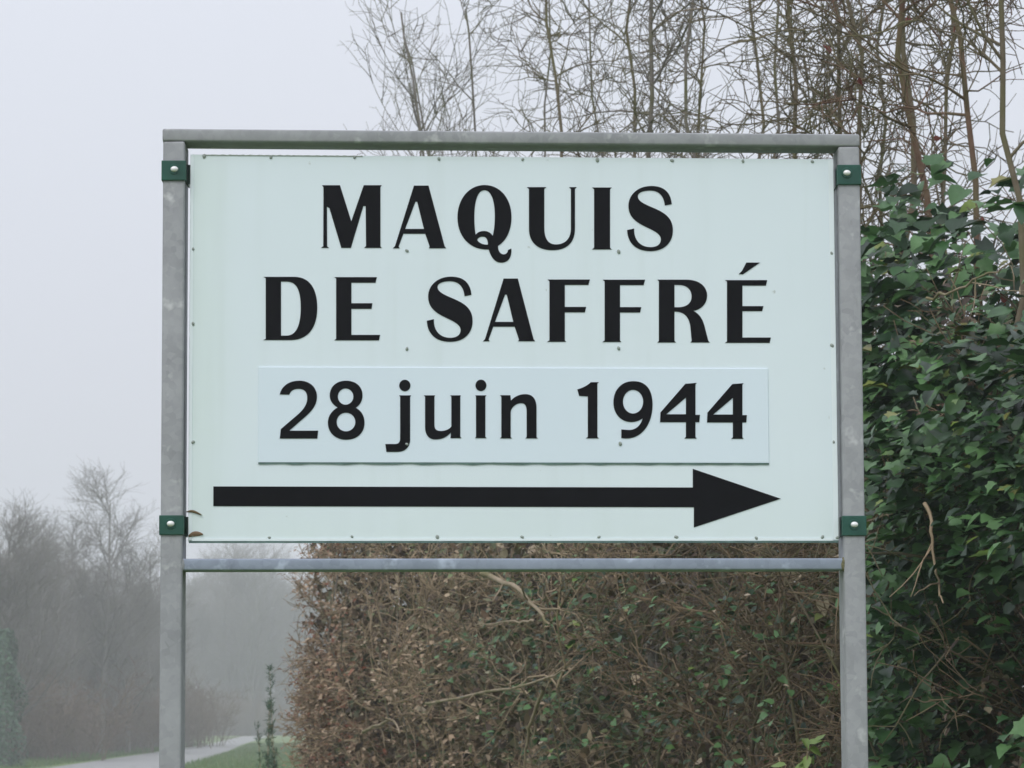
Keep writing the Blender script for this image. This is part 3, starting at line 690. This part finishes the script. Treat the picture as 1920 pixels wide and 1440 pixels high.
# ---- the bare trees that rise from the hedge
def hedge_tree(label, px, D, ctrl, H, r, bark, n1=30, n2=9, n3=4, L1=(.5, 1.2), red=0, lean=0.0, twig_mat=None, arch=False):
    if 9.9 < D < 26: D += 0.9
    r *= 1.2
    if not arch: n1, n2, n3 = int(n1*.8), n2-2, n3-1
    if D < 14.5: n2 -= 1
    b = at(px, 1345, D); c0 = np.array([b[0], D, 0.0])
    root = empty('bare_tree', c0); tag(root, label, 'tree', 'bare trees rising from the hedge')
    zs = np.linspace(0, H, 5)
    pts = [(lean*k/4*H*.25+dx, rng.normal(0, .05), zz) for k, (zz, dx) in enumerate(zip(zs, ctrl))]
    T = spline(pts, 22)[None]+np.concatenate([np.zeros((1, 1, 3)), rng.normal(0, .02, (1, 21, 3))], 1)
    V, F = tubes(T, np.array([r]), np.array([r*.3]), 8); link('trunk', np_mesh('trunk', V, F, True), bark, root)
    B1, _, t1 = spawn(T, n1, .22, .98, 35, 80, *L1, 9, .19, .03, .45) if not arch else spawn(T, n1, .3, .98, 30, 65, *L1, 10, .09, .09, .35)
    stems_to_parts(B1, r*.42*(1-.6*t1)+.0012, np.full(len(B1), .0016), bark, root, 'branch', 5)
    B2, _, _ = spawn(B1, n2, .10, 1, 30, 85, .2, .62, 6, .26, .02, .4) if not arch else spawn(B1, n2, .15, 1, 25, 60, .3, .9, 7, .12, .07, .4)
    B3, _, _ = spawn(B2, n3, .12, 1, 30, 85, .08, .28, 4, .26, .02, .3)
    A = Acc(); A.add(*tubes(B2, rng.uniform(.0026, .0048, len(B2)), np.full(len(B2), .0019)))
    A.add(*tubes(B3, rng.uniform(.0018, .0029, len(B3)), np.full(len(B3), .0013)))
    o = link('twigs', A.mesh('twigs'), twig_mat or bark, root); o['kind'] = 'stuff'
    if red:
        C = B2[:, 2:].reshape(-1, 3); C = C[rng.choice(len(C), red)]
        for p in C:
            o = bpy.data.objects.new('leaf', leaf_mesh_shared('oval', M_REDLEAF, int(rng.integers(4)))); COL.objects.link(o); o.parent = root
            R = leaf_frames(rng.normal(0, 1, (1, 3)), rng.normal(0, 1, (1, 3))+np.array([0, 0, -.6]))[0]; s = float(rng.uniform(.03, .055))
            m4 = Matrix.Identity(4)
            for a in range(3):
                for q in range(3): m4[a][q] = float(R[a, q]*s)
                m4[a][3] = float(p[a])
            o.matrix_local = m4
    return root
Z5 = (0, 0, 0, 0, 0)
hedge_tree('thin grey tree arching left above the top bar, leftmost of the hedge', 868, 27.5, (0, 0, -.1, -.25, -.5), 7.6, .022, M_BARKG, 25, 7, 2, (.8, 2.0), arch=True)
hedge_tree('slim grey tree second from the left above the top bar', 930, 23, (0, .1, .1, -.05, -.2), 6.8, .018, M_BARKG, 22, 7, 2, (.6, 1.5), arch=True)
hedge_tree('dark forked tree above the word DE of the sign', 1085, 18.5, (0, 0, .05, -.05, -.22), 6.2, .019, M_BARK, 36, 9, 4, (.5, 1.3))
hedge_tree('olive barked tree straight above the letter Q', 1175, 17, (0, .05, .03, .06, .05), 6.2, .017, M_BARK, 36, 10, 4)
hedge_tree('pale stemmed tree above the gap between the letters U and I', 1222, 15.5, (0, 0, .02, .02, .05), 6.2, .021, M_BARKG, 34, 10, 4)
hedge_tree('crooked grey tree above the letter S of MAQUIS', 1350, 14.5, (0, .05, 0, -.1, -.05), 5.8, .015, M_BARKG, 36, 10, 4)
hedge_tree('mossy thin tree above the right end of the top bar', 1517, 13, (0, 0, .02, -.03, -.1), 5.6, .017, M_BARK, 38, 10, 4)
hedge_tree('olive tree rising just above the right end clamp', 1580, 12.2, (0, -.03, 0, .02, -.05), 5.4, .016, M_BARK, 38, 10, 4)
hedge_tree('straight mossy tree just right of the sign corner', 1625, 11.6, (0, .02, .0, .0, .02), 5.4, .015, M_BARK, 36, 10, 4)
hedge_tree('twin stemmed olive tree between sign corner and dark bent tree', 1708, 11.2, (0, .05, .0, .02, .01), 5.3, .019, M_BARK, 34, 10, 4, red=6)
hedge_tree('dark bent brown tree above the top of the ivy', 1760, 10.8, (0, .05, .06, -.08, -.03), 5.2, .02, M_BARKR, 30, 10, 4, red=8)
hedge_tree('reddish brown tree with a few red leaves above the ivy', 1848, 10.2, (0, 0, .04, -.06, -.1), 5.1, .017, M_BARKR, 30, 10, 4, red=46)
hedge_tree('rightmost olive tree at the edge of the ivy', 1905, 9.8, (0, .05, .04, .0, .03), 5.0, .015, M_BARK, 32, 10, 4, red=8)

hedge_tree('fine grey tree thinly branching at the left end of the hedge top', 835, 28.6, (0, 0, -.06, -.15, -.3), 7.2, .018, M_BARKG, 25, 8, 2, (.8, 1.9), arch=True)
hedge_tree('spindly grey tree above the letter M', 800, 29.6, (0, 0, .02, -.03, -.1), 6.6, .012, M_BARKG, 19, 6, 2, (.6, 1.3), arch=True)
hedge_tree('thin grey tree above the letter A of MAQUIS', 885, 25, (0, 0, -.05, -.2, -.5), 7.0, .016, M_BARKG, 25, 8, 2, (.7, 1.6), arch=True)
hedge_tree('grey tree between the leaning one and the dark forked one', 1010, 21, (0, .05, 0, .05, .1), 6.6, .014, M_BARKG, 34, 10, 4, (.5, 1.3))
hedge_tree('twiggy tree left of the olive barked tree', 1130, 20, (0, 0, .1, .05, -.1), 6.4, .014, M_BARKG, 34, 10, 4)
hedge_tree('twiggy tree right of the pale stemmed tree', 1280, 17, (0, .05, 0, .1, .15), 6.2, .014, M_BARK, 34, 10, 4)
hedge_tree('gnarled tree above the letter S with spreading top', 1420, 15.4, (0, 0, -.05, .05, -.1), 6.0, .015, M_BARK, 36, 10, 4)
hedge_tree('small grey tree left of the right end of the top bar', 1465, 14, (0, .02, .06, .0, .1), 5.6, .013, M_BARKG, 36, 10, 4)
hedge_tree('grey tree partly hidden behind the twin stemmed one', 1665, 12.8, (0, 0, -.04, 0, .05), 5.4, .013, M_BARKG, 34, 10, 4)
hedge_tree('thin brown tree between the dark bent and the reddish one', 1800, 11.6, (0, -.02, .03, 0, .05), 5.2, .013, M_BARK, 34, 10, 4)

# pale fallen branches hung in the hedge
def loose_branch(label, pts, r, mat, forks=5):
    W = np.array([at(px, py, D) for px, py, D in pts]); c0 = W[0]
    root = empty('dead_branch', c0); tag(root, label, 'branch', 'pale dead branches in the hedge')
    T = (spline(W, 14)-c0)[None]+rng.normal(0, .004, (1, 14, 3))
    V, F = tubes(T, np.array([r]), np.array([r*.4]), 6); link('limb', np_mesh('limb', V, F, True), mat, root)
    B, _, _ = spawn(T, forks, .2, .95, 25, 60, .1, .35, 5, .15, .0); stems_to_parts(B, np.full(len(B), r*.45), np.full(len(B), r*.2), mat, root, 'twig', 4)
def fd(px, off=-.12):
    "distance at which the sight line of a column meets the hedge face"
    ys = np.linspace(6.5, 30.5, 600); k = np.argmin(np.abs(960+F_PX*face(ys)/ys-px)); return ys[k]+off*6
loose_branch('pale thick dead branch slanting down under the middle of the sign', [(905, 1075, fd(905)), (965, 1100, fd(950)), (1000, 1135, fd(985)), (1030, 1170, fd(1010))], .016, M_TWIGP)
loose_branch('long pale bramble cane crossing the hedge left of the green patch', [(800, 1320, fd(800)), (890, 1303, fd(880)), (1000, 1280, fd(990)), (1060, 1255, fd(1040))], .011, M_TWIGP, 4)
loose_branch('thin pale twig reaching left below the lower bar', [(1005, 1165, fd(1000)), (950, 1166, fd(960)), (890, 1172, fd(900))], .007, M_TWIGP, 2)
loose_branch('short pale broken stick low at the left of the hedge', [(680, 1372, fd(680)), (735, 1352, fd(720)), (750, 1376, fd(735))], .013, M_TWIGP, 2)
loose_branch('forked bare pinkish branch sticking out of the ivy', [(1740, 560, fd(1740)), (1790, 545, fd(1790)), (1845, 515, fd(1840)), (1898, 493, fd(1890))], .0045, M_TWIGP, 4)
loose_branch('vertical grey dead stem hanging inside the dark ivy', [(1738, 940, fd(1740)), (1748, 1000, fd(1745)), (1760, 1080, fd(1755)), (1765, 1130, fd(1760))], .006, M_TWIG, 3)
loose_branch('slim olive stem low in the hedge below the arrow head', [(1020, 1290, fd(1020)), (1000, 1340, fd(1000)), (985, 1400, fd(990)), (985, 1460, fd(985))], .012, M_TWIGP, 3)

# ---- dark evergreen shoots at the far end of the hedge
def evergreen(label, px, top_px, D, wid, n):
    b = at(px, 1345, D); tz = at(px, top_px, D)[2]; c0 = np.array([b[0], D, 0.0])
    root = empty('evergreen_shrub', c0); tag(root, label, 'shrub', 'evergreen shoots by the hedge end')
    S = polylines(np.column_stack([rng.normal(0, wid, n), rng.normal(0, wid, n), np.zeros(n)]), np.column_stack([rng.normal(0, .012, (n, 2)), np.ones(n)]), tz*rng.uniform(.72, 1.0, n), 10, .03, .06)
    stems_to_parts(S, np.full(n, .006), np.full(n, .002), M_TWIG, root)
    B, _, _ = spawn(S, 26, .25, 1, 20, 45, .07, .2, 4, .1, .08)
    Cc = B.reshape(-1, 3); Cc = np.repeat(Cc, 4, 0); m = len(Cc)
    A = Acc(); A.add(*tubes(B, np.full(len(B), .003), np.full(len(B), .0015))); o = link('twigs', A.mesh('twigs'), M_NEEDLE, root); o['kind'] = 'stuff'
    V, F = leaves_geo('narrow', Cc, leaf_frames(rng.normal(0, 1, (m, 3)), rng.normal(0, .6, (m, 3))+np.array([0, 0, .8])), rng.uniform(.04, .07, m))
    o = link('foliage', np_mesh('foliage', V, F), M_NEEDLE, root); o['kind'] = 'stuff'
evergreen('small dark evergreen shoot standing clear left of the hedge end', 492, 1305, 33, .02, 3)
evergreen('taller dark evergreen shoot leaning against the hedge end', 530, 1250, 31, .02, 2)

# ------------------------------------------------------------------ the wood beyond the road, in the fog
def far_tree(seed, H, spread, n1, n2, n3):
    global rng
    keep = rng; rng = np.random.default_rng(seed)
    T = spline([(0, 0, 0), (rng.normal(0, .15), rng.normal(0, .15), H*.3), (rng.normal(0, .25), rng.normal(0, .25), H*.6), (rng.normal(0, .3), rng.normal(0, .3), H*.97)], 16)[None]
    B1, _, t1 = spawn(T, n1, .12, .98, 25, 55, spread*.8, spread*1.4, 8, .10, .10, .62)
    B2, _, _ = spawn(B1, n2, .15, 1, 22, 55, 1.0, 2.4, 6, .13, .06, .45)
    B3, _, _ = spawn(B2, n3, .1, 1, 20, 60, .4, 1.2, 4, .15, .05, .3)
    V, F = tubes(T, np.array([H*.011]), np.array([.02]), 8); tm = np_mesh('trunk', V, F, True)
    A = Acc(); A.add(*tubes(B1, .055*(1-.7*t1)+.008, np.full(len(B1), .012), 4))
    A.add(*tubes(B2, np.full(len(B2), .013), np.full(len(B2), .006)))
    A.add(*tubes(B3, np.full(len(B3), .007), np.full(len(B3), .004)))
    rng = keep
    return tm, A.mesh('crown')
FT = [far_tree(1, 13.5, 4.2, 34, 11, 8), far_tree(2, 12.0, 4.6, 34, 11, 8), far_tree(3, 10.0, 4.0, 36, 11, 8)]
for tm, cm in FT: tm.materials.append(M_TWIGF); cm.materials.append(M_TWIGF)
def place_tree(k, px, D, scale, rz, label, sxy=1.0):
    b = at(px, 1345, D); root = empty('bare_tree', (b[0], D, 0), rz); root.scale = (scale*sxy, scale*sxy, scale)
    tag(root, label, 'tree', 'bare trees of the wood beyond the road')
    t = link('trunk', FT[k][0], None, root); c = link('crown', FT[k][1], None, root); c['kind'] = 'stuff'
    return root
place_tree(0, 192, 148, .86, .4, 'tallest foggy bare tree, its round crown left of the left post', 1.4)
place_tree(2, 8, 122, .84, 1.9, 'nearer browner bare tree cut by the left edge of the photo', 1.3)
place_tree(1, 95, 160, .8, 2.6, 'faint bare tree between the tallest one and the left edge')
place_tree(1, 240, 152, .74, 5.0, 'rounded foggy bare tree between the tallest one and the left post', 1.4)
place_tree(0, 142, 156, .74, 3.3, 'slender foggy bare tree just left of the tallest one', 1.4)
place_tree(1, 285, 172, .84, 4.1, 'foggy bare tree half hidden by the left post')
place_tree(2, 60, 135, .8, .9, 'low spreading bare tree in front of the faint one at left')
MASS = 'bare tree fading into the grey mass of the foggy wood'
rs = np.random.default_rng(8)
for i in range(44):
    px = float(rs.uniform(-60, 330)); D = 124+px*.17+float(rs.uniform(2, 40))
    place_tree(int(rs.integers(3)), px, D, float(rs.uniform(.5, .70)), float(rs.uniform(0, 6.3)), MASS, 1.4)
for i in range(40):
    px = float(rs.uniform(330, 660)); D = float(rs.uniform(308, 370))
    place_tree(int(rs.integers(3)), px, D, float(rs.uniform(1.05, 1.4)), float(rs.uniform(0, 6.3)), MASS, 1.3)
# thicket under the trees
def thicket(seed, n, w_, h_):
    global rng
    keep = rng; rng = np.random.default_rng(seed)
    S = polylines(np.column_stack([rng.normal(0, w_*.35, (n, 2)), np.zeros(n)]), np.column_stack([rng.normal(0, .35, (n, 2)), np.ones(n)]), rng.uniform(h_*.5, h_, n), 7, .12, .05)
    B, _, _ = spawn(S, 12, .1, 1, 20, 60, .4, 1.3, 5, .15, .04, .4); B3, _, _ = spawn(B, 5, .1, 1, 20, 60, .2, .6, 4, .15, .04, .3)
    A = Acc(); A.add(*tubes(S, np.full(n, .022), np.full(n, .008))); A.add(*tubes(B, np.full(len(B), .009), np.full(len(B), .006))); A.add(*tubes(B3, np.full(len(B3), .007), np.full(len(B3), .005)))
    rng = keep
    return A.mesh('thicket')
TH = [thicket(21, 70, 3.6, 3.6), thicket(22, 70, 4.0, 3.0)]
M_THB = bark_material('thicket_brown', (0.10, 0.07, 0.05), (0.19, 0.14, 0.105), None, 0.6)
for t in TH: t.materials.append(M_THB)
for i in range(56):
    if i < 30: px = float(rs.uniform(-80, 330)); D = 127+max(px, 0)*.20+float(rs.uniform(1, 14))
    else: px = float(rs.uniform(320, 660)); D = float(rs.uniform(304, 335))
    b = at(px, 1345, D); o = link('thicket', TH[i % 2], None); o.location = (b[0], D, 0); o.rotation_euler = (0, 0, float(rs.uniform(0, 6.3))); s = float(rs.uniform(.8, 1.3)); o.scale = (s*1.15, s*1.15, s)
    tag(o, 'brown bare thicket at the foot of the foggy wood', 'thicket', 'thickets at the foot of the wood')
# ivy clad stump at the left edge
b = at(8, 1345, 110); sr = empty('ivy_covered_trunk', (b[0], 110, 0)); tag(sr, 'dark green ivy covered trunk at the left edge below the foggy trees', 'trunk')
V, F = tubes(spline([(0, 0, 0), (.05, 0, 1.5), (-.05, 0, 3.0), (0, 0, 4.3)], 10)[None], np.array([.22]), np.array([.12]), 8); link('trunk', np_mesh('trunk', V, F, True), M_TWIGF, sr)
n = 5000; a = rng.uniform(0, 6.28, n); z = rng.uniform(0, 4.6, n); rr = (.25+.30*np.sqrt(rng.random(n)))*(1-.6*(z/4.6)**4)*(1+.3*np.sin(2.1*z+a)*np.sin(1.3*z+2*a+1))*(1+.2*np.sin(z*3+a*2))
V, F = leaves_geo('heart', np.column_stack([rr*np.cos(a), rr*np.sin(a), z]), leaf_frames(np.column_stack([np.cos(a), np.sin(a), np.full(n, .6)])+rng.normal(0, .4, (n, 3)), rng.normal(0, .5, (n, 3))+np.array([0, 0, -.8])), rng.uniform(.06, .11, n))
o = link('foliage', np_mesh('foliage', V, F), M_NEEDLE, sr); o['kind'] = 'stuff'

# ------------------------------------------------------------------ haze: one closed box of fog round the whole scene
m = bpy.data.materials.new('fog'); m.use_nodes = True; t = m.node_tree; t.nodes.clear()
mo = t.nodes.new('ShaderNodeOutputMaterial'); pv = t.nodes.new('ShaderNodeVolumePrincipled')
pv.inputs['Color'].default_value = (0.93, 0.945, 0.97, 1); pv.inputs['Density'].default_value = 0.0018; pv.inputs['Anisotropy'].default_value = 0.2
t.links.new(pv.outputs[0], mo.inputs['Volume'])
tag(link('haze', bm_mesh('haze', box_bm(-470, 470, -470, 470, -1.6, 23.0)), m), kind='stuff')
